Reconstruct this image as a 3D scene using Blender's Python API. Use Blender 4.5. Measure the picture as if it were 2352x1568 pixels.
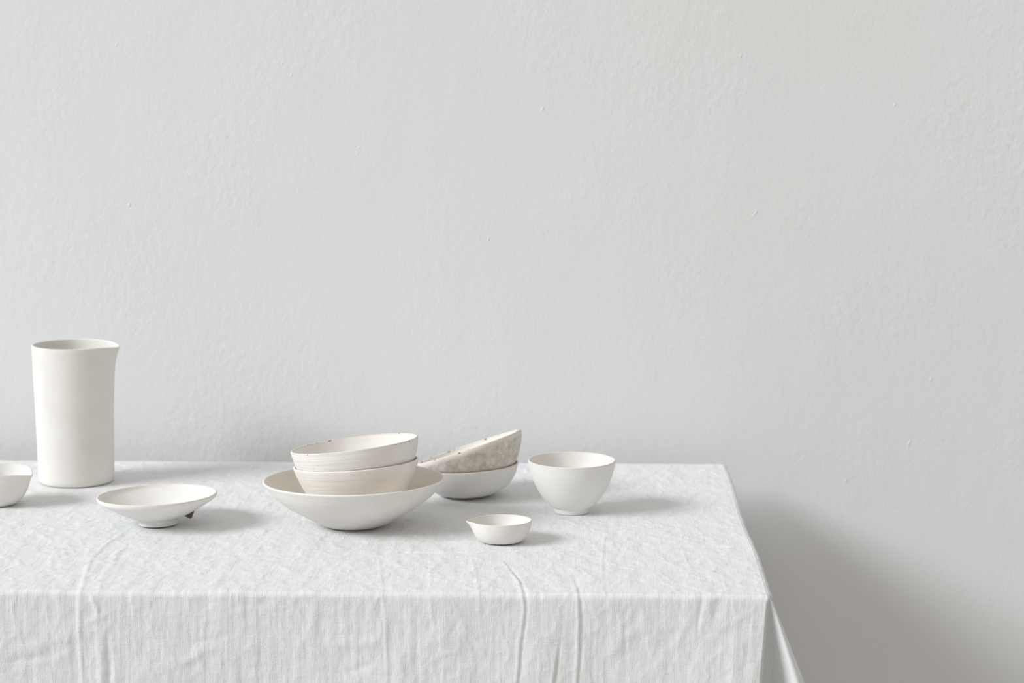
import bpy, math, random
import numpy as np
from mathutils import Vector, Matrix, Euler

for o in list(bpy.data.objects):
    bpy.data.objects.remove(o)
scene = bpy.context.scene
C = scene.collection

# ------------------------------------------------------------------ camera
W, H, F = 2352, 1568, 5000.0
TOP = 0.75                       # height of the cloth-covered table top
CAM = Vector((0.0, 0.0, TOP + 0.62))
PITCH = math.atan(679.0 / F)     # horizon lies near the top of the frame
YAW = math.radians(1.5)
cam_data = bpy.data.cameras.new('camera')
cam = bpy.data.objects.new('camera', cam_data)
C.objects.link(cam)
cam.location = CAM
cam.rotation_euler = (math.pi / 2 - PITCH, 0, YAW)
cam_data.sensor_width = 36
cam_data.lens = F * 36 / W
cam_data.clip_start = 0.05
cam_data.dof.use_dof = True
cam_data.dof.focus_distance = 2.68
cam_data.dof.aperture_fstop = 5.6
scene.camera = cam

# ------------------------------------------------------------------ light
world = bpy.data.worlds.new('daylight')
scene.world = world
world.use_nodes = True
world.node_tree.nodes['Background'].inputs[0].default_value = (1.0, 0.960, 0.918, 1)
world.node_tree.nodes['Background'].inputs[1].default_value = 0.81

key = bpy.data.lights.new('window_daylight', 'AREA')
key.shape = 'RECTANGLE'
key.size, key.size_y = 14.0, 7.6
key.energy = 12000
key.color = (0.922, 0.968, 1.0)
ko = bpy.data.objects.new('window_daylight', key)
C.objects.link(ko)
aim = Vector((-0.1, 2.85, TOP))
ko.location = aim + Vector((-11.3, -5.4, 7.3)) * 2
ko.rotation_euler = (aim - ko.location).to_track_quat('-Z', 'Y').to_euler()

scene.view_settings.view_transform = 'Standard'
scene.view_settings.look = 'None'
scene.view_settings.exposure = -0.68
scene.view_settings.gamma = 1.0
scene.view_settings.use_curve_mapping = False

# ------------------------------------------------------------------ pixels to places
RC = Euler(cam.rotation_euler).to_matrix()
def ray(px, py):
    return RC @ Vector(((px - W / 2) / F, -(py - H / 2) / F, -1.0))
def ground(px, py, z=TOP):                # the pixel's point on a level plane
    d = ray(px, py); k = (z - CAM.z) / d.z
    return CAM + d * k
def on_depth(px, py, y):                  # the pixel's point on an upright plane parallel to the wall
    d = ray(px, py)
    return CAM + d * (y / d.y)
def metre_per_px(p):
    return -(RC.transposed() @ (p - CAM)).z / F

# ------------------------------------------------------------------ helpers
def tag(o, label=None, cat=None, kind=None, group=None):
    if label: o['label'] = label
    if cat: o['category'] = cat
    if kind: o['kind'] = kind
    if group: o['group'] = group
    return o

def mesh_np(name, verts, quads, mats, parent=None, mat_idx=None, uv=None, tris=None):
    me = bpy.data.meshes.new(name)
    verts = np.asarray(verts, dtype=np.float32)
    quads = np.asarray(quads, dtype=np.int32).reshape(-1, 4)
    tris = np.asarray(tris if tris is not None else [], dtype=np.int32).reshape(-1, 3)
    nl = quads.size + tris.size
    me.vertices.add(len(verts)); me.vertices.foreach_set('co', verts.ravel())
    me.loops.add(nl)
    li = np.concatenate([quads.ravel(), tris.ravel()]).astype(np.int32)
    me.loops.foreach_set('vertex_index', li)
    nf = len(quads) + len(tris)
    me.polygons.add(nf)
    st = np.concatenate([np.arange(len(quads)) * 4, len(quads) * 4 + np.arange(len(tris)) * 3]).astype(np.int32)
    me.polygons.foreach_set('loop_start', st)
    if mat_idx is not None:
        me.polygons.foreach_set('material_index', np.asarray(mat_idx, dtype=np.int32))
    if uv is not None:
        l = me.uv_layers.new(name='cloth')
        l.data.foreach_set('uv', np.asarray(uv, dtype=np.float32)[li].ravel())
    me.update(calc_edges=True)
    me.validate()
    me.polygons.foreach_set('use_smooth', np.ones(len(me.polygons), dtype=bool))
    for m in (mats if isinstance(mats, (list, tuple)) else [mats]):
        me.materials.append(m)
    o = bpy.data.objects.new(name, me)
    C.objects.link(o)
    if parent: o.parent = parent
    return o

def box(name, lo, hi, mat, parent=None, bevel=0.0):
    (x0, y0, z0), (x1, y1, z1) = lo, hi
    v = [(x, y, z) for z in (z0, z1) for y in (y0, y1) for x in (x0, x1)]
    f = [(0, 2, 3, 1), (4, 5, 7, 6), (0, 1, 5, 4), (2, 6, 7, 3), (0, 4, 6, 2), (1, 3, 7, 5)]
    me = bpy.data.meshes.new(name); me.from_pydata(v, [], f); me.update()
    me.materials.append(mat)
    o = bpy.data.objects.new(name, me); C.objects.link(o)
    if bevel:
        b = o.modifiers.new('bevel', 'BEVEL'); b.width = bevel; b.segments = 3
    if parent: o.parent = parent
    return o

# gradient noise in numpy
def perlin(x, y, seed):
    xi = np.floor(x).astype(np.int64); yi = np.floor(y).astype(np.int64)
    xf = x - xi; yf = y - yi
    def g(ix, iy):
        h = (ix * 374761393 + iy * 668265263 + seed * 974634721) & 0xffffffff
        h = ((h ^ (h >> 13)) * 1274126177) & 0xffffffff
        a = ((h ^ (h >> 16)) & 0xffff) / 65536.0 * 2 * np.pi
        return np.cos(a), np.sin(a)
    u = xf ** 3 * (xf * (xf * 6 - 15) + 10); v = yf ** 3 * (yf * (yf * 6 - 15) + 10)
    def dot(ix, iy, dx, dy):
        a, b = g(ix, iy); return a * dx + b * dy
    n00 = dot(xi, yi, xf, yf); n10 = dot(xi + 1, yi, xf - 1, yf)
    n01 = dot(xi, yi + 1, xf, yf - 1); n11 = dot(xi + 1, yi + 1, xf - 1, yf - 1)
    return (n00 * (1 - u) + n10 * u) * (1 - v) + (n01 * (1 - u) + n11 * u) * v
def fbm(x, y, seed, octv=4):
    s = 0; a = 1.0
    for i in range(octv):
        s = s + a * perlin(x, y, seed + i); x = x * 2.03; y = y * 2.03; a *= 0.5
    return s

# ------------------------------------------------------------------ materials
def new_mat(name, col, rough=0.75, spec=0.3):
    m = bpy.data.materials.new(name); m.use_nodes = True
    b = m.node_tree.nodes['Principled BSDF']
    b.inputs['Base Color'].default_value = (*col, 1)
    b.inputs['Roughness'].default_value = rough
    b.inputs['Specular IOR Level'].default_value = spec
    return m, m.node_tree.nodes, m.node_tree.links, b

def nd(ns, t, **kw):
    n = ns.new(t)
    for k, v in kw.items():
        if k in n.inputs: n.inputs[k].default_value = v
        else: setattr(n, k, v)
    return n
def mathn(ns, ls, op, a, b=None, clamp=False):
    n = ns.new('ShaderNodeMath'); n.operation = op; n.use_clamp = clamp
    for i, v in enumerate((a, b)):
        if v is None: continue
        if isinstance(v, (int, float)): n.inputs[i].default_value = v
        else: ls.new(v, n.inputs[i])
    return n.outputs[0]
def ramp(ns, ls, src, stops):
    r = ns.new('ShaderNodeValToRGB')
    while len(r.color_ramp.elements) < len(stops): r.color_ramp.elements.new(0.5)
    for e, (p, c) in zip(r.color_ramp.elements, stops):
        e.position = p; e.color = (*c, 1) if len(c) == 3 else c
    ls.new(src, r.inputs[0])
    return r.outputs[0]
def scaled(ns, ls, coord, sc, rot=(0, 0, 0)):
    m = ns.new('ShaderNodeMapping'); m.inputs['Scale'].default_value = sc
    m.inputs['Rotation'].default_value = rot
    ls.new(coord, m.inputs['Vector']); return m.outputs[0]
def noise(ns, ls, vec, scale, detail=3, rough=0.5):
    n = nd(ns, 'ShaderNodeTexNoise', Scale=scale, Detail=detail, Roughness=rough)
    ls.new(vec, n.inputs['Vector']); return n.outputs['Fac']

def plaster():
    m, ns, ls, b = new_mat('painted_plaster', (0.86, 0.86, 0.86), 0.9, 0.15)
    co = ns.new('ShaderNodeTexCoord').outputs['Object']
    big = noise(ns, ls, co, 2.2, 3)
    warm = noise(ns, ls, co, 1.3, 2)
    c1 = ramp(ns, ls, big, [(0.3, (0.775, 0.777, 0.778)), (0.7, (0.792, 0.792, 0.792))])
    mix = ns.new('ShaderNodeMixRGB'); mix.blend_type = 'MULTIPLY'
    ls.new(c1, mix.inputs[1]); mix.inputs[2].default_value = (1, 0.988, 0.974, 1)
    ls.new(ramp(ns, ls, warm, [(0.5, (0, 0, 0)), (0.72, (1, 1, 1))]), mix.inputs[0])
    ls.new(mix.outputs[0], b.inputs['Base Color'])
    grain = noise(ns, ls, co, 240, 3, 0.6)
    lump = noise(ns, ls, scaled(ns, ls, co, (1, 1, 0.75), (0, 0.25, 0)), 95, 4, 0.6)
    patch = ramp(ns, ls, noise(ns, ls, co, 5, 2), [(0.42, (0.15,) * 3), (0.66, (1,) * 3)])
    stroke = noise(ns, ls, scaled(ns, ls, co, (1, 1, 0.16), (0, 0.12, 0)), 60, 3, 0.6)
    wave = noise(ns, ls, scaled(ns, ls, co, (1, 1, 0.5)), 9, 3)
    h = mathn(ns, ls, 'MULTIPLY', mathn(ns, ls, 'MULTIPLY', lump, patch), 0.0010)
    h = mathn(ns, ls, 'ADD', h, mathn(ns, ls, 'MULTIPLY', grain, 0.00034))
    h = mathn(ns, ls, 'ADD', h, mathn(ns, ls, 'MULTIPLY', mathn(ns, ls, 'MULTIPLY', stroke, patch), 0.00024))
    h = mathn(ns, ls, 'ADD', h, mathn(ns, ls, 'MULTIPLY', wave, 0.0012))
    bp = ns.new('ShaderNodeBump'); bp.inputs['Strength'].default_value = 1.0
    bp.inputs['Distance'].default_value = 1.0
    ls.new(h, bp.inputs['Height']); ls.new(bp.outputs[0], b.inputs['Normal'])
    return m

def linen():
    m, ns, ls, b = new_mat('washed_linen', (0.70, 0.705, 0.71), 0.9, 0.1)
    uv = ns.new('ShaderNodeUVMap'); uv.uv_map = 'cloth'; co = uv.outputs[0]
    warp = noise(ns, ls, scaled(ns, ls, co, (1, 0.07, 1)), 900, 2, 0.6)     # threads down the drape
    weft = noise(ns, ls, scaled(ns, ls, co, (0.07, 1, 1)), 900, 2, 0.6)     # threads across
    slubw = noise(ns, ls, scaled(ns, ls, co, (1, 0.04, 1)), 260, 3, 0.6)
    slubf = noise(ns, ls, scaled(ns, ls, co, (0.05, 1, 1)), 240, 3, 0.6)
    fuzz = noise(ns, ls, co, 420, 3, 0.6)
    s = mathn(ns, ls, 'ADD', mathn(ns, ls, 'MULTIPLY', warp, 1.35), mathn(ns, ls, 'MULTIPLY', weft, 0.65))
    s2 = mathn(ns, ls, 'ADD', mathn(ns, ls, 'MULTIPLY', slubw, 1.4), mathn(ns, ls, 'MULTIPLY', slubf, 0.6))
    t = mathn(ns, ls, 'ADD', mathn(ns, ls, 'MULTIPLY', s, 0.5), mathn(ns, ls, 'MULTIPLY', s2, 0.5))
    ls.new(ramp(ns, ls, t, [(0.75, (0.735, 0.738, 0.742)), (1.25, (0.805, 0.807, 0.81))]), b.inputs['Base Color'])
    h = mathn(ns, ls, 'MULTIPLY', s, 0.00024)
    h = mathn(ns, ls, 'ADD', h, mathn(ns, ls, 'MULTIPLY', s2, 0.0003))
    h = mathn(ns, ls, 'ADD', h, mathn(ns, ls, 'MULTIPLY', fuzz, 0.00042))
    bp = ns.new('ShaderNodeBump'); bp.inputs['Strength'].default_value = 1.0
    bp.inputs['Distance'].default_value = 1.0
    ls.new(h, bp.inputs['Height']); ls.new(bp.outputs[0], b.inputs['Normal'])
    b.inputs['Sheen Weight'].default_value = 0.1
    return m

def clay(name, col, var=0.05, rings=0.0, specks=0.0, rough=0.75, blotch=None, spec=0.2, sp=(150.0, 0.16, 0.62), band=None):
    """matt stoneware: base colour, soft tone drift, optional throwing rings, iron specks and dark blotches"""
    m, ns, ls, b = new_mat(name, col, rough, spec)
    co = ns.new('ShaderNodeTexCoord').outputs['Object']
    lo = tuple(c * (1 - var * w) for c, w in zip(col, (0.8, 1.0, 1.25)))
    hi = tuple(min(1, c * (1 + var * 0.5)) for c in col)
    base = ramp(ns, ls, noise(ns, ls, co, 26, 4), [(0.32, lo), (0.68, hi)])
    if blotch:
        n = noise(ns, ls, co, 42, 6, 0.7)
        n2 = noise(ns, ls, co, 130, 4, 0.65)
        f = mathn(ns, ls, 'ADD', mathn(ns, ls, 'MULTIPLY', n, 0.6), mathn(ns, ls, 'MULTIPLY', n2, 0.4))
        mx = ns.new('ShaderNodeMixRGB')
        fac = ramp(ns, ls, f, [(0.42, (0, 0, 0)), (0.58, (1, 1, 1))])
        if band:       # glaze stays clean in a band under the lip
            sep = ns.new('ShaderNodeSeparateXYZ'); ls.new(co, sep.inputs[0])
            zz = mathn(ns, ls, 'ADD', sep.outputs[2], mathn(ns, ls, 'MULTIPLY', mathn(ns, ls, 'SUBTRACT', n, 0.5), 0.006))
            fac = mathn(ns, ls, 'MULTIPLY', fac, mathn(ns, ls, 'MULTIPLY', mathn(ns, ls, 'SUBTRACT', band, zz), 500.0, True))
        ls.new(fac, mx.inputs[0])
        ls.new(base, mx.inputs[1]); mx.inputs[2].default_value = (*blotch, 1)
        base = mx.outputs[0]
    if specks:
        v = nd(ns, 'ShaderNodeTexVoronoi', Scale=sp[0]); ls.new(co, v.inputs['Vector'])
        sel = noise(ns, ls, co, 120, 1)
        f = mathn(ns, ls, 'MULTIPLY', mathn(ns, ls, 'LESS_THAN', v.outputs['Distance'], sp[1]),
                  mathn(ns, ls, 'GREATER_THAN', sel, sp[2]))
        f = mathn(ns, ls, 'MULTIPLY', f, specks)
        mx = ns.new('ShaderNodeMixRGB'); ls.new(f, mx.inputs[0]); ls.new(base, mx.inputs[1])
        mx.inputs[2].default_value = (0.16, 0.11, 0.07, 1); base = mx.outputs[0]
    ls.new(base, b.inputs['Base Color'])
    h = mathn(ns, ls, 'MULTIPLY', noise(ns, ls, co, 420, 3), 0.00016)
    if rings:
        rg = noise(ns, ls, scaled(ns, ls, co, (0.06, 0.06, 1)), 330, 2)
        h = mathn(ns, ls, 'ADD', h, mathn(ns, ls, 'MULTIPLY', rg, 0.0007 * rings))
    bp = ns.new('ShaderNodeBump'); bp.inputs['Strength'].default_value = 0.8
    bp.inputs['Distance'].default_value = 1.0
    ls.new(h, bp.inputs['Height']); ls.new(bp.outputs[0], b.inputs['Normal'])
    return m

M_wall = plaster()
M_linen = linen()
M_floor, ns, ls, b = new_mat('grey_concrete', (0.45, 0.44, 0.42), 0.8)
co = ns.new('ShaderNodeTexCoord').outputs['Object']
ls.new(ramp(ns, ls, noise(ns, ls, co, 3, 5), [(0.3, (0.52, 0.50, 0.47)), (0.7, (0.60, 0.58, 0.55))]), b.inputs['Base Color'])
M_wood, ns, ls, b = new_mat('pale_oak', (0.52, 0.41, 0.30), 0.6)
co = ns.new('ShaderNodeTexCoord').outputs['Object']
ls.new(ramp(ns, ls, noise(ns, ls, scaled(ns, ls, co, (0.6, 14, 14)), 6, 4), [(0.3, (0.44, 0.34, 0.24)), (0.7, (0.58, 0.47, 0.35))]), b.inputs['Base Color'])

M_porc = clay('white_porcelain', (0.835, 0.825, 0.805), 0.03, 0.4)
M_cream = clay('cream_stoneware', (0.81, 0.785, 0.748), 0.04, 0.5)
M_cream_in = clay('cream_glaze_inside', (0.82, 0.80, 0.768), 0.04, 0.3)
M_sand = clay('sand_stoneware', (0.855, 0.82, 0.778), 0.06, 0.7)
M_sand_in = clay('sand_glaze_inside', (0.81, 0.755, 0.69), 0.04, 0.3)
M_pink = clay('warm_speckled_glaze', (0.835, 0.80, 0.77), 0.05, 1.1, 0.3)
M_pink_in = clay('warm_glaze_inside', (0.83, 0.80, 0.765), 0.03, 0.3)
M_mott = clay('mottled_ash_glaze', (0.80, 0.755, 0.70), 0.08, 0.3, 0.25, 0.7, (0.56, 0.50, 0.43), band=0.0505)
M_mott_in = clay('pale_ash_glaze_inside', (0.83, 0.80, 0.76), 0.05, 0.2)
M_raw = clay('bare_clay_rim', (0.81, 0.745, 0.675), 0.06)
M_rawspeck = clay('bare_clay_speckled_rim', (0.79, 0.72, 0.64), 0.08, 0, 0.9, sp=(140.0, 0.34, 0.53))
M_paleRim = clay('pale_glaze_rim', (0.85, 0.825, 0.785), 0.03)
M_dark = clay('dark_bare_clay', (0.13, 0.115, 0.09), 0.1)

# ------------------------------------------------------------------ the setting
FY = ground(900, 1361).y                      # front edge of the table
BY = ground(900, 1059.5).y                    # back edge of the table
XR_F = ground(1774, 1363).x                   # right edge, at the front ...
XR_B = ground(1668, 1061).x                   # ... and at the back
WALL_Y = BY + 0.064
XL = -1.42

wall = box('wall_back', (-6, WALL_Y, 0), (5, WALL_Y + 0.12, 4.2), M_wall); tag(wall, kind='structure')
floor = box('floor', (-6, -3, -0.1), (5, WALL_Y + 0.12, 0), M_floor); tag(floor, kind='structure')

# small plaster lumps that stand out of the paint: (pixel, width px, height px)
random.seed(4)
for (lx, ly), lw, lh in [((268, 103), 5, 11), ((648, 146), 5, 10), ((669, 172), 6, 15), ((824, 340), 9, 9), ((821, 352), 6, 7), ((1246, 250), 6, 22), ((1702, 127), 7, 8),
                         ((2055, 240), 6, 12), ((1943, 1103), 7, 14), ((2088, 1018), 6, 26), ((968, 722), 5, 8), ((297, 470), 6, 20), ((1122, 548), 8, 12), ((1735, 490), 6, 20), ((2138, 872), 6, 14)]:
    c = on_depth(lx, ly, WALL_Y); k = metre_per_px(c)
    rows, quads_, n1_ = [], [], 12
    for j in range(5):
        e = j / 4 * math.pi / 2
        for i in range(n1_):
            a_ = 2 * math.pi * i / n1_
            rr_ = math.cos(e) * (1 + 0.25 * math.sin(2 * a_ + lx))
            rows.append((c.x + lw * k * 0.42 * rr_ * math.cos(a_) + 0.15 * lh * k * rr_ * math.sin(a_), WALL_Y + 0.0003 - 0.0008 * math.sin(e), c.z + lh * k * 0.4 * rr_ * math.sin(a_)))
    for j in range(4):
        for i in range(n1_):
            p, q = j * n1_ + i, j * n1_ + (i + 1) % n1_
            quads_.append((p, q, q + n1_, p + n1_))
    mesh_np('plaster_lump', rows, quads_, M_wall, wall)

# ------------------------------------------------------------------ table under the cloth
tbl = bpy.data.objects.new('table', None); C.objects.link(tbl)
xr = min(XR_F, XR_B)
tbl.location = ((XL + xr) / 2, (FY + BY) / 2, 0)
tag(tbl, 'plain wooden table standing under the white linen cloth against the wall', 'table')
hx = (xr - XL) / 2 - 0.02; hy = (BY - FY) / 2 - 0.02
box('tabletop', (-hx, -hy, TOP - 0.034), (hx, hy, TOP - 0.005), M_wood, tbl, 0.004)
for sx in (-1, 1):
    for sy in (-1, 1):
        cx, cy = sx * (hx - 0.09), sy * (hy - 0.09)
        box('leg', (cx - 0.03, cy - 0.03, 0), (cx + 0.03, cy + 0.03, TOP - 0.034), M_wood, tbl, 0.004)
for sy in (-1, 1):
    cy = sy * (hy - 0.09)
    box('apron', (-hx + 0.12, cy - 0.011, TOP - 0.12), (hx - 0.12, cy + 0.011, TOP - 0.034), M_wood, tbl)

# ------------------------------------------------------------------ tablecloth
RR = 0.0065          # radius with which the cloth rolls over the edge
DROP = 0.36
def cloth_uv(px, py):
    """pixel on the cloth -> (x, v): v is the distance behind the front edge, negative down the front"""
    g = ground(px, py)
    if g.y >= FY: return (g.x, g.y - FY)
    p = on_depth(px, py, FY - 0.002)
    return (p.x, -(TOP - p.z))

# creases seen in the cloth: (pixel polyline, height in mm, half width in mm)
CREASES = [
    ([(332, 1183), (280, 1225), (236, 1255), (208, 1285), (196, 1320), (186, 1356), (182, 1400), (181, 1440), (185, 1500), (192, 1568)], 1.7, 4.0),
    ([(305, 1240), (268, 1270), (255, 1300), (238, 1320), (222, 1356), (218, 1375)], 1.4, 6.0),
    ([(206, 1366), (224, 1400), (222, 1416)], 2.0, 3.5),
    ([(190, 1432), (214, 1424), (238, 1412), (262, 1405)], 1.6, 5.0),
    ([(224, 1425), (231, 1470), (233, 1520), (234, 1568)], 2.4, 6.5),
    ([(246, 1425), (247, 1470), (252, 1520), (254, 1568)], -2.2, 4.5),
    ([(190, 1262), (240, 1267), (270, 1268), (300, 1263), (345, 1263), (372, 1268)], -1.0, 3.5),
    ([(372, 1268), (480, 1271), (620, 1272), (780, 1273), (930, 1268)], -1.0, 2.2),
    ([(1095, 1264), (1250, 1264), (1340, 1262), (1430, 1260), (1520, 1257), (1640, 1254), (1735, 1257)], -1.3, 2.4),
    ([(1150, 1279), (1180, 1312), (1198, 1336), (1207, 1370), (1210, 1400), (1205, 1440), (1199, 1480), (1196, 1530), (1191, 1568)], -1.7, 2.3),
    ([(1146, 1281), (1174, 1314), (1191, 1338), (1201, 1370), (1204, 1400), (1199, 1440), (1193, 1480), (1190, 1530), (1186, 1568)], 1.5, 3.2),
    ([(1318, 1318), (1327, 1345), (1334, 1378), (1336, 1430), (1335, 1500), (1329, 1568)], -1.6, 2.6),
    ([(1311, 1318), (1320, 1345), (1327, 1378), (1329, 1430), (1328, 1500), (1322, 1568)], 1.4, 3.6),
    ([(1293, 1437), (1287, 1480), (1281, 1525), (1275, 1568)], -2.2, 2.2),
    ([(1286, 1437), (1280, 1480), (1274, 1525), (1268, 1568)], 1.5, 3.5),
    ([(1388, 1190), (1391, 1220), (1384, 1270), (1383, 1320), (1386, 1350)], 0.9, 2.2),
    ([(1078, 1272), (1092, 1310), (1097, 1350), (1101, 1390), (1104, 1440)], 0.9, 2.6),
    ([(1565, 1255), (1578, 1290), (1592, 1310)], 0.8, 2.4),
    ([(1622, 1318), (1630, 1338)], -0.8, 2.0),
    ([(1613, 1356), (1612, 1390), (1605, 1420), (1600, 1470)], -1.3, 2.4),
    ([(1650, 1372), (1645, 1400), (1640, 1430)], -1.8, 7.0),
    ([(1215, 1176), (1290, 1190), (1360, 1222)], 0.9, 6.0),
    ([(865, 1240), (872, 1300), (879, 1350), (884, 1420), (888, 1500), (890, 1568)], 0.9, 2.6),
    ([(955, 1410), (960, 1500), (962, 1568)], -1.2, 3.0),
    ([(988, 1262), (990, 1320), (988, 1360)], 0.6, 2.2),
    ([(430, 1480), (470, 1470), (540, 1455)], -1.2, 4.0),
    ([(385, 1528), (440, 1514), (470, 1492), (530, 1488)], 1.5, 7.0),
    ([(10, 1520), (60, 1512), (110, 1504)], -1.8, 6.0),
    ([(10, 1500), (70, 1490), (120, 1470), (180, 1455)], 1.3, 9.0),
    ([(520, 1395), (580, 1387), (640, 1377)], -0.9, 6.0),
    ([(790, 1545), (820, 1535), (860, 1522)], -1.6, 6.0),
    ([(740, 1480), (830, 1476), (900, 1468)], 0.9, 7.0),
    ([(1430, 1470), (1470, 1440), (1490, 1400)], 1.0, 7.0),
    ([(1540, 1500), (1570, 1450), (1590, 1410)], 1.2, 7.0),
    ([(1700, 1395), (1694, 1450), (1690, 1568)], 1.4, 10.0),
    ([(300, 1130), (350, 1098), (430, 1080)], -0.5, 6.0),
    ([(660, 1310), (700, 1335)], 0.5, 3.0),
    ([(668, 1333), (700, 1334)], -1.0, 2.0),
]
def run_on(pl):          # creases that leave the frame go on down the cloth and fade out
    if pl[-1][1] < 1560: return pl
    (x0, y0), (x1, y1) = pl[-2], pl[-1]
    return pl + [(x1 + (x1 - x0) / (y1 - y0) * 170, y1 + 170)]
CUV = [([cloth_uv(*p) for p in run_on(pl)], a / 1000, w / 1000) for pl, a, w in CREASES]

# the ironed fold across the table: a shallow furrow, (pixel, depth in mm)
STEP = [((330, 1268), 0.0), ((420, 1271), 0.5), ((700, 1273), 0.6), ((905, 1270), 0.6), ((928, 1268), 2.6), ((1000, 1269), 3.2), ((1085, 1266), 2.6), ((1110, 1265), 0.8), ((1250, 1265), 0.6),
        ((1415, 1261), 0.7), ((1440, 1260), 1.6), ((1495, 1257), 1.6), ((1530, 1256), 0.9), ((1640, 1255), 1.1), ((1735, 1257), 0.6)]
SX = np.array([cloth_uv(*p)[0] for p, a in STEP]); SV = np.array([cloth_uv(*p)[1] for p, a in STEP]); SA = np.array([a for p, a in STEP]) / 1000

def relief(u, v):
    """height of the cloth relief at cloth coordinates, metres"""
    h = np.zeros_like(u)
    top = np.clip(v / 0.02 + 0.5, 0, 1)            # 1 on the top, 0 down the front
    h += 0.0014 * fbm(u / 0.085, v / 0.09, 11, 3) * (1 - 0.2 * top)
    h += 0.0010 * fbm(u / 0.020 + 0.5 * fbm(u / 0.05, v / 0.05, 5, 2), v / 0.034 + 0.4 * fbm(u / 0.06, v / 0.06, 6, 2), 31, 4) * (0.45 + 0.55 * top)
    # crumple: sharp little ridges
    r = 1 - np.abs(fbm((u + 0.3 * v) / 0.045, (v - 0.2 * u) / 0.06, 77, 3)) * 2.2
    h += 0.0011 * np.clip(r, 0, 1) ** 4 * (0.45 + 0.25 * top)
    r2 = 1 - np.abs(fbm((u - 0.5 * v) / 0.021, (v + 0.3 * u) / 0.028, 133, 2)) * 2.4
    h += 0.0003 * np.clip(r2, 0, 1) ** 3
    # lengthwise drape lines down the front
    h += (1 - top) * 0.0007 * fbm(u / 0.014, v / 0.12, 51, 3)
    h += (1 - top) * np.clip(-v / 0.10, 0, 1.5) * 0.005 * fbm(u / 0.13, v / 0.5 + 3, 91, 2)
    sd = v - np.interp(u, SX, SV) - 0.0012 * np.sin(u * 140) * np.sin(u * 57)
    h -= np.interp(u, SX, SA, left=0.0, right=0.0) * np.exp(-(sd / 0.0035) ** 2)
    for pl, a, w in CUV:
        best = np.full_like(u, 1e9); along = np.zeros_like(u)
        seg = [math.hypot(q[0] - p[0], q[1] - p[1]) for p, q in zip(pl[:-1], pl[1:])]
        total = sum(seg); run = 0.0
        for ((x0, y0), (x1, y1)), L in zip(zip(pl[:-1], pl[1:]), seg):
            dx, dy = x1 - x0, y1 - y0
            t = np.clip(((u - x0) * dx + (v - y0) * dy) / (L * L + 1e-12), 0, 1)
            dd = np.hypot(u - x0 - t * dx, v - y0 - t * dy)
            closer = dd < best
            best = np.where(closer, dd, best); along = np.where(closer, (run + t * L) / total, along)
            run += L
        fade = np.clip(along / 0.25, 0.15, 1)
        fade = fade * np.clip((1 - along) / 0.2, 0.0, 1) if pl[-1][1] < -0.15 else fade
        if pl[-1][1] > -0.09: fade = fade * np.clip((1 - along) / 0.25, 0.15, 1)
        h += a * 0.56 * fade * np.exp(-(best / (w * 0.75)) ** 2)
    return h

# where pots stand the cloth is pressed flat: (pixel of the base centre, radius in m)
STANDS = [((176, 1105), 0.060), ((364, 1205), 0.030), ((-4, 1158), 0.030), ((815, 1207), 0.045), ((1077, 1138), 0.040), ((1313, 1175), 0.027), ((1152, 1243), 0.032)]
def pressed(x, y):
    m = np.ones_like(x)
    for p, r in STANDS:
        g = ground(*p)
        m *= 1 - 0.93 * np.exp(-(np.hypot(x - g.x, y - g.y) / (r * 1.25)) ** 6)
    return m

def smoothstep(a, b, x):
    t = np.clip((x - a) / (b - a), 0, 1); return t * t * (3 - 2 * t)

def catmull(pts, n):
    P = np.array(pts, float)
    Q = np.vstack([2 * P[0] - P[1], P, 2 * P[-1] - P[-2]])
    seg = np.hypot(*(P[1:] - P[:-1]).T); cum = np.r_[0, np.cumsum(seg)] / seg.sum()
    ts = np.linspace(0, 1, n); out = []
    for t in ts:
        i = min(np.searchsorted(cum, t, 'right') - 1, len(P) - 2)
        f = (t - cum[i]) / (cum[i + 1] - cum[i])
        p0, p1, p2, p3 = Q[i], Q[i + 1], Q[i + 2], Q[i + 3]
        out.append(0.5 * ((2 * p1) + (-p0 + p2) * f + (2 * p0 - 5 * p1 + 4 * p2 - p3) * f ** 2 + (-p0 + 3 * p1 - 3 * p2 + p3) * f ** 3))
    return np.array(out)

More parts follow.
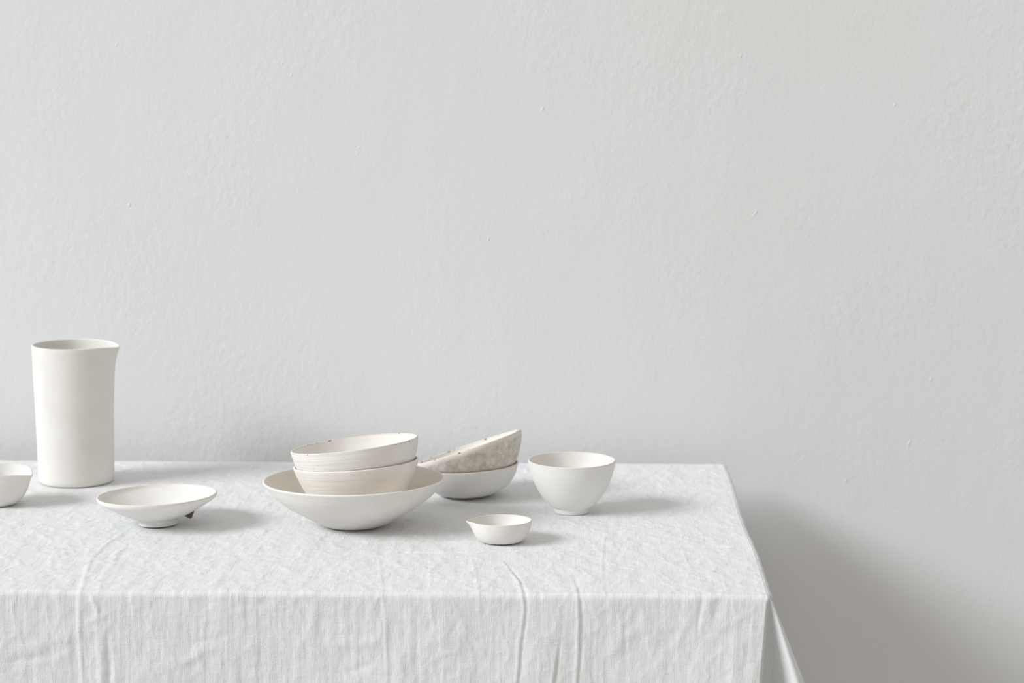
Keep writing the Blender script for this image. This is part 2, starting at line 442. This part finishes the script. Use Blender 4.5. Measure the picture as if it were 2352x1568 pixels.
def build_cloth():
    step = 0.0025
    ny = int((BY - FY) / step)
    cut = (-0.84 - XL) / (xr - XL)              # fine columns where the camera looks, coarser beyond
    a = np.r_[np.linspace(0, cut, 110, endpoint=False), np.linspace(cut, 1, int((1 - cut) * (xr - XL) / 0.00155) + 1)]
    nx = len(a) - 1
    bb = np.linspace(0, 1, ny + 1)
    A, B = np.meshgrid(a, bb)
    def right_edge(bv):      # the right edge: a little slack, with a small wave
        return XR_F + (XR_B - XR_F) * bv + 0.0022 * np.sin(bv * 9.0) * (1 - bv) * bv * 4
    xl = XL + RR; yf = FY + RR; yb = BY - RR
    Y = yf + (yb - yf) * B
    XRr = right_edge(B) - RR
    # rounded back right corner
    X = xl + (XRr - xl) * A
    Z = TOP - 0.0003 + relief(X, Y - FY) * smoothstep(0, 0.03, BY - Y) * pressed(X, Y)
    verts = [np.stack([X, Y, Z], -1).reshape(-1, 3)]
    uvs = [np.stack([X, Y - FY], -1).reshape(-1, 2)]
    idx = np.arange((nx + 1) * (ny + 1)).reshape(ny + 1, nx + 1)
    quads = [np.stack([idx[:-1, :-1], idx[:-1, 1:], idx[1:, 1:], idx[1:, :-1]], -1).reshape(-1, 4)]
    # skirt columns round the edge, counter-clockwise seen from above: front, right, back, left
    K = 56
    cols = []     # base index in top grid, normal, target fold offset
    P = verts[0]
    # fold seen at the front right corner (and mirrored at the left): slice 0.1 m below the edge
    fold = [(-0.008, -0.001), (-0.0065, 0.012), (-0.003, 0.032), (0.002, 0.040), (0.008, 0.033), (0.016, 0.017), (0.022, 0.005), (0.0285, -0.001),
            (0.0345, 0.006), (0.034, 0.025), (0.027, 0.05), (0.018, 0.075)]
    fc = catmull(fold, K)
    def add(i, n, off, uvb, su): cols.append((i, n, off, uvb, su))
    for k in range(nx + 1):
        i = idx[0, k]; x = P[i, 0]
        dr = XR_F - x; dl = x - XL
        off = np.zeros(2)
        if dr < 0.12: off += np.array([-0.008, -0.001]) * (1 - dr / 0.12) ** 2
        if dl < 0.12: off += np.array([0.008, -0.001]) * (1 - dl / 0.12) ** 2
        add(i, (0.0, -1.0), off, (x, 0.0), 1.0)
    ic = idx[0, nx]
    for k in range(K):
        f = (k + 0.5) / K
        ang = -math.pi / 2 + f * math.pi / 2
        add(ic, (math.cos(ang), math.sin(ang)), fc[k] , (XR_F + 0.19 * f, 0.0), 0.0)
    for k in range(ny + 1):
        i = idx[k, nx]; d = P[i, 1] - FY
        fx = 0.018 * (1 - d / 0.30) ** 2 if d < 0.30 else 0.0
        fy = 0.075 * (1 - d / 0.30) ** 2 if d < 0.30 else 0.0
        add(i, (1.0, 0.0), np.array([fx + 0.006 * math.sin(d * 16), fy]), (XR_F + 0.19 + d, 0.0), 0.0)
    for k in range(10):
        f = (k + 0.5) / 10; ang = f * math.pi / 2
        add(idx[ny, nx], (math.cos(ang), math.sin(ang)), np.array([0.01, 0.0]), (XR_F + 1.0 + 0.02 * f, 0), 0.0)
    for k in range(nx, -1, -1):
        add(idx[ny, k], (0.0, 1.0), np.zeros(2), (P[idx[ny, k], 0], 0), 0.0)
    for k in range(10):
        f = (k + 0.5) / 10; ang = math.pi / 2 + f * math.pi / 2
        add(idx[ny, 0], (math.cos(ang), math.sin(ang)), np.zeros(2), (XL - 1 - 0.02 * f, 0), 0.0)
    for k in range(ny, -1, -1):
        i = idx[k, 0]; d = P[i, 1] - FY
        q = (1 - d / 0.30) ** 2 if d < 0.30 else 0.0
        add(i, (-1.0, 0.0), np.array([-0.018 * q, 0.075 * q]), (XL - 0.19 - d, 0), 0.0)
    for k in range(K):
        f = (k + 0.5) / K; ang = math.pi + f * math.pi / 2
        o_ = fc[K - 1 - k] * np.array([-1, 1])
        add(idx[0, 0], (math.cos(ang), math.sin(ang)), o_, (XL - 0.19 * (1 - f), 0), 0.0)
    nc = len(cols)
    base = P[[c[0] for c in cols]]; N = np.array([c[1] for c in cols]); OFF = np.array([c[2] for c in cols])
    UB = np.array([c[3] for c in cols]); SU = np.array([c[4] for c in cols])
    ts = np.r_[np.linspace(0.0008, RR * math.pi / 2, 7), np.arange(RR * math.pi / 2 + step, DROP, step)]
    q0 = np.array([c[0] for c in cols])
    start = len(P)
    ring = []
    zflat = base[:, 2]
    for t in ts:
        if t <= RR * math.pi / 2:
            an = t / RR; o = RR * math.sin(an); d = RR * (1 - math.cos(an)); up = math.cos(an)
        else:
            o = RR; d = RR + (t - RR * math.pi / 2); up = 0.0
        v = -np.full(nc, d) - 0.0
        k = max(0.0, d - 0.004) / 0.096
        k = k if k < 1 else 1 + (k - 1) * 0.75
        xy = base[:, :2] + N * o + OFF * k
        z = zflat * 1.0 - d
        rel = relief(UB[:, 0], v) * SU + (1 - SU) * 0.0012 * perlin(UB[:, 0] / 0.03, v / 0.2, 3)
        back = smoothstep(0.0, 0.004, np.full(nc, d))
        rel = rel * back
        n = N.copy()
        xy = xy + n * (rel * (1 - up))[:, None] + n * (0.010 * min(d / 0.3, 1) * (1 - up))
        # ease the top's relief out so that the hem hangs level
        z = z + rel * up - (zflat - (TOP - 0.0003)) * smoothstep(0, 0.03, np.array([d]))[0]
        ring.append(np.column_stack([xy, z])); uvs.append(np.column_stack([UB[:, 0], v]))
    for r in ring: verts.append(r)
    prev = q0
    for j in range(len(ts)):
        cur = start + j * nc + np.arange(nc)
        nxt = np.roll(cur, -1); pn = np.roll(prev, -1)
        quads.append(np.stack([prev, cur, nxt, pn], -1))
        prev = cur
    V = np.vstack(verts); Q = np.vstack(quads); U = np.vstack(uvs)
    # quads with a repeated corner become triangles
    bad = (Q[:, 0] == Q[:, 3])
    T = Q[bad][:, [0, 1, 2]]
    return V, Q[~bad], T, U

V, Q, T, U = build_cloth()
cloth = mesh_np('tablecloth', V, Q, M_linen, uv=U, tris=T)
tag(cloth, 'creased white linen tablecloth hanging over the table edges', 'tablecloth')

# ------------------------------------------------------------------ pottery
SEG = 144
def lathe(profile, deform, close_bottom=True):
    """profile: (r, z) list from the bottom outside over the lip to the inside floor"""
    th = np.linspace(0, 2 * np.pi, SEG, endpoint=False)
    V, Qd, Td = [], [], []
    for r, z in profile:
        rr, zz, tt = deform(np.full(SEG, r), np.full(SEG, z), th)
        V.append(np.column_stack([rr * np.cos(tt), rr * np.sin(tt), zz]))
    n = len(profile); idx = np.arange(n * SEG).reshape(n, SEG); nx_ = np.roll(idx, -1, 1)
    Qd = np.stack([idx[:-1], nx_[:-1], nx_[1:], idx[1:]], -1).reshape(-1, 4)
    V = np.vstack(V); k = len(V)
    c0 = V[:SEG].mean(0); c1 = V[-SEG:].mean(0)
    V = np.vstack([V, c0, c1])
    Td = np.vstack([np.stack([nx_[0], idx[0], np.full(SEG, k)], -1), np.stack([idx[-1], nx_[-1], np.full(SEG, k + 1)], -1)])
    return V, Qd, Td

def wobble(seed, amt):
    ph = [random.Random(seed * 7 + i).uniform(0, 6.28) for i in range(4)]
    def f(r, z, t):
        return r * (1 + amt * (np.cos(2 * t + ph[0]) + 0.6 * np.cos(3 * t + ph[1]) + 0.3 * np.cos(5 * t + ph[2]))), z, t
    return f

def vessel(name, label, cat, base_px, outer, th, mats, rim_mat, H_=None, spout=None, tilt=(0, 0), rim_px=None,
           foot=None, seed=1, amt=0.004, depth_y=None, foot_mat=None, floor_th=None):
    """outer: (r, z) in picture pixels at the thing's own distance; th: wall thickness in the same unit"""
    g = ground(*base_px)
    u = metre_per_px(g + Vector((0, 0, 0.04)))
    pts = catmull(outer, 46)
    d = np.gradient(pts, axis=0); L = np.hypot(d[:, 0], d[:, 1])
    nrm = np.column_stack([d[:, 1], -d[:, 0]]) / L[:, None]          # outward
    inner = pts - nrm * th
    ft = floor_th or th
    z0 = pts[0, 1] + ft
    inner = inner[(inner[:, 1] > z0) & (inner[:, 0] > 0)]
    lipc = pts[-1] - nrm[-1] * th / 2
    tang = d[-1] / L[-1]
    lip = [lipc + (nrm[-1] * math.cos(a) + tang * math.sin(a)) * th / 2 for a in np.linspace(0, math.pi, 9)[1:-1]]
    prof = [tuple(p) for p in pts] + [tuple(p) for p in lip] + [tuple(p) for p in inner[::-1]]
    fr = inner[0, 0]
    prof += [(fr * f, z0 + 0.0) for f in (0.85, 0.5, 0.2)]
    nout = len(pts) + 3
    prof = [(max(r, 0.4) * u, z * u) for r, z in prof]
    Ht = outer[-1][1] * u
    wob = wobble(seed, amt)
    def deform(r, z, t):
        r, z, t = wob(r, z, t)
        if spout:
            dt = (t - spout['ang'] + np.pi) % (2 * np.pi) - np.pi
            hh = np.clip(z / Ht, 0, 1) ** spout.get('pow', 4)
            w = np.exp(-(np.abs(dt) / spout['sig']) ** spout.get('exp', 1.6))
            r = r * (1 + spout['amp'] * w * hh)
            z = z + spout.get('dz', 0) * u * w * hh
            if 'pinch' in spout:
                r = r * (1 - spout['pinch'] * hh * np.exp(-((np.abs(dt) - spout['pc']) / spout['ps']) ** 2))
            if 'lift' in spout:      # shoulders either side of the lip stand a little proud
                z = z + spout['lift'] * u * hh * np.exp(-((np.abs(dt) - spout['pc']) / spout['ps']) ** 2)
        return r, z, t
    V, Qd, Td = lathe(prof, deform)
    mi = np.r_[np.repeat((np.arange(len(prof) - 1) >= nout).astype(int), SEG), np.zeros(SEG, int), np.ones(SEG, int)]
    root = bpy.data.objects.new(name, None); C.objects.link(root); root.empty_display_size = 0.02
    tag(root, label, cat)
    body = mesh_np('body', V, Qd, mats if isinstance(mats, list) else [mats, mats], root, mi, tris=Td)
    # the lip as a bead of its own
    ths = np.linspace(0, 2 * np.pi, SEG, endpoint=False)
    rr_ = th * 0.53
    rows = []
    for a in np.linspace(0, 2 * np.pi, 12, endpoint=False):
        p = (lipc + (nrm[-1] * math.cos(a) + tang * math.sin(a)) * rr_) * u
        r, z, t = deform(np.full(SEG, p[0]), np.full(SEG, p[1]), ths)
        rows.append(np.column_stack([r * np.cos(t), r * np.sin(t), z]))
    ix = np.arange(12 * SEG).reshape(12, SEG)
    n1 = np.roll(ix, -1, 0); n2 = np.roll(ix, -1, 1); n3 = np.roll(n1, -1, 1)
    mesh_np('rim', np.vstack(rows), np.stack([ix, n2, n3, n1], -1).reshape(-1, 4), rim_mat, root)
    if foot:
        fp = catmull(foot, 16)
        outp = [tuple(p) for p in fp]
        inn = [(fp[-1][0] - 7, fp[-1][1]), (fp[0][0] - 9, fp[0][1] + 0.3)]
        profile = [(max(0.4, r) * u, z * u) for r, z in (outp + inn)]
        rows = []
        for r, z in profile:
            r_, z_, t_ = wob(np.full(SEG, r), np.full(SEG, z), ths)
            rows.append(np.column_stack([r_ * np.cos(t_), r_ * np.sin(t_), z_]))
        n_ = len(profile); ix = np.arange(n_ * SEG).reshape(n_, SEG)
        n1 = np.roll(ix, -1, 0); n2 = np.roll(ix, -1, 1); n3 = np.roll(n1, -1, 1)
        mesh_np('foot_ring', np.vstack(rows), np.stack([ix, n2, n3, n1], -1).reshape(-1, 4), foot_mat or (mats[0] if isinstance(mats, list) else mats), root)
    roll, pit = math.radians(tilt[0]), math.radians(tilt[1])
    root.rotation_euler = (-pit, -roll, 0)
    R = Euler(root.rotation_euler).to_matrix()
    if rim_px:
        T_ = on_depth(rim_px[0], rim_px[1], depth_y if depth_y is not None else g.y)
        root.location = T_ - R @ Vector((0, 0, Ht))
    else:
        low_z = min((R @ v.co).z for c in root.children for v in c.data.vertices)
        root.location = g + Vector((0, 0, 0.0003 - low_z))
    return root, u

# tall jug
vessel('jug', 'tall cylindrical white ceramic jug with a pulled spout', 'jug', (176, 1105),
       [(2, 0), (60, 0), (80, 0.5), (84.5, 5), (86, 20), (87, 90), (88.5, 160), (90.5, 230), (91.8, 280), (92.3, 316)], 4.2,
       [M_cream, M_cream_in], M_paleRim, spout=dict(ang=-0.04, sig=0.42, amp=0.17, dz=-5, pow=9, exp=1.7),
       tilt=(0, 0), seed=3, amt=0.0015, floor_th=9)

# shallow footed dish
dish, du = vessel('footed_dish', 'shallow wide white dish on a low foot in front of the jug', 'dish', (364, 1205),
       [(2, 13), (40, 13.5), (56, 17), (76, 25), (100, 38), (119, 49), (129, 55), (135, 60), (137.5, 66)], 5,
       [M_porc, M_cream_in], M_raw, tilt=(1.7, 1.3), seed=5, amt=0.004,
       foot=[(43, 0), (44.5, 2), (44, 9), (44.5, 14), (49, 18)])
# small pointed lug under the dish
lp = [on_depth(x, y, dish.location.y - 0.004) for x, y in ((424, 1185), (444, 1174), (441, 1182), (437.5, 1191.5))]
lv = [p for p in lp] + [p + Vector((0.001, 0.006, 0.0005)) for p in lp]
me = bpy.data.meshes.new('lug')
inv = (Matrix.Translation(dish.location) @ Euler(dish.rotation_euler).to_matrix().to_4x4()).inverted()
me.from_pydata([inv @ v for v in lv], [], [(3, 2, 1, 0), (4, 5, 6, 7), (0, 1, 5, 4), (1, 2, 6, 5), (2, 3, 7, 6), (3, 0, 4, 7)])
me.materials.append(M_dark)
lug = bpy.data.objects.new('lug', me); C.objects.link(lug); lug.parent = dish
lug['label'] = 'small dark pointed lug'

# bowl cut by the frame
vessel('pouring_bowl', 'white rounded bowl with one pinched pouring lip beside the jug', 'bowl', (-4, 1158),
       [(2, 0), (30, 0), (40, 2), (54, 13), (65, 32), (70.5, 54), (73, 80)], 3.0,
       [M_cream, M_porc], M_raw, spout=dict(ang=math.radians(-27), sig=0.36, amp=0.43, dz=-4, pow=1.3, exp=1.1), seed=8, amt=0.002)

# the stack: wide conical bowl, middle bowl, top bowl
big, bu = vessel('conical_bowl', 'wide conical sand coloured bowl at the bottom of the stack', 'bowl', (815, 1207),
       [(2, 0), (50, 0), (68, 2), (90, 12), (112, 25), (153, 49), (186, 76), (208, 105)], 5,
       [M_cream, M_sand_in], M_paleRim, tilt=(0.7, 1.0), seed=12, amt=0.002)
by = big.location.y
vessel('deep_bowl', 'beige deep bowl standing inside the wide conical bowl', 'bowl', (815, 1207),
       [(2, 0), (48, 0), (62, 3), (86, 24), (108, 54), (126, 88), (138, 116), (144, 134.5)], 4.4,
       [M_sand, M_sand_in], M_paleRim, tilt=(4.2, 3.0), rim_px=(818, 1064), depth_y=by, seed=14, amt=0.003)
vessel('ringed_bowl', 'pale ringed bowl with a chipped brown speckled rim topping the stack', 'bowl', (815, 1207),
       [(2, 0), (52, 0), (66, 3), (98, 24), (121.5, 50), (136, 77), (143, 99), (146.5, 117.5)], 5,
       [M_pink, M_pink_in], M_rawspeck, tilt=(6.8, 3.5), rim_px=(814.5, 1020.5), depth_y=by, seed=17, amt=0.003)

# low bowl with the leaning mottled bowl
low, lu = vessel('low_bowl', 'low smooth white bowl under the leaning mottled bowl', 'bowl', (1077, 1138),
       [(2, 0), (42, 0), (58, 2), (75, 9), (96, 24), (109, 43), (115, 58), (118, 68.5)], 3.8,
       [M_porc, M_sand_in], M_raw, tilt=(3.0, 1.0), seed=21, amt=0.003)
vessel('mottled_bowl', 'mottled grey brown bowl leaning steeply in the low white bowl', 'bowl', (1077, 1138),
       [(2, 0), (40, 0), (60, 4), (83, 18), (101, 38), (113, 58), (121, 75), (125, 86), (125, 90)], 4.6,
       [M_mott, M_mott_in], M_rawspeck, tilt=(18.8, 6.5), rim_px=(1078.5, 1027), depth_y=low.location.y, seed=23, amt=0.003)

# tea bowl
vessel('tea_bowl', 'round white tea bowl on a narrow foot, standing alone', 'bowl', (1313, 1175.5),
       [(2, 10), (36, 10.5), (49, 15), (60, 26), (73, 44), (86.5, 70), (95, 94), (100.5, 119.5)], 4.4,
       [M_porc, M_cream_in], M_raw, seed=29, amt=0.002,
       foot=[(40, 0), (41, 2), (42.5, 7), (44, 12), (48, 16)])

# small pouring dish
vessel('pinch_dish', 'tiny off white pouring dish with a beak, in front of the stack', 'dish', (1152, 1243.5),
       [(2, 0), (38, 0), (49, 2), (59, 12), (65.5, 25), (69, 38), (70.5, 47)], 3.4,
       [M_cream, M_cream_in], M_raw, spout=dict(ang=math.pi + 0.12, sig=0.20, amp=0.15, dz=0, pow=5, exp=1.6), tilt=(0.6, 1.6), seed=33, amt=0.006)
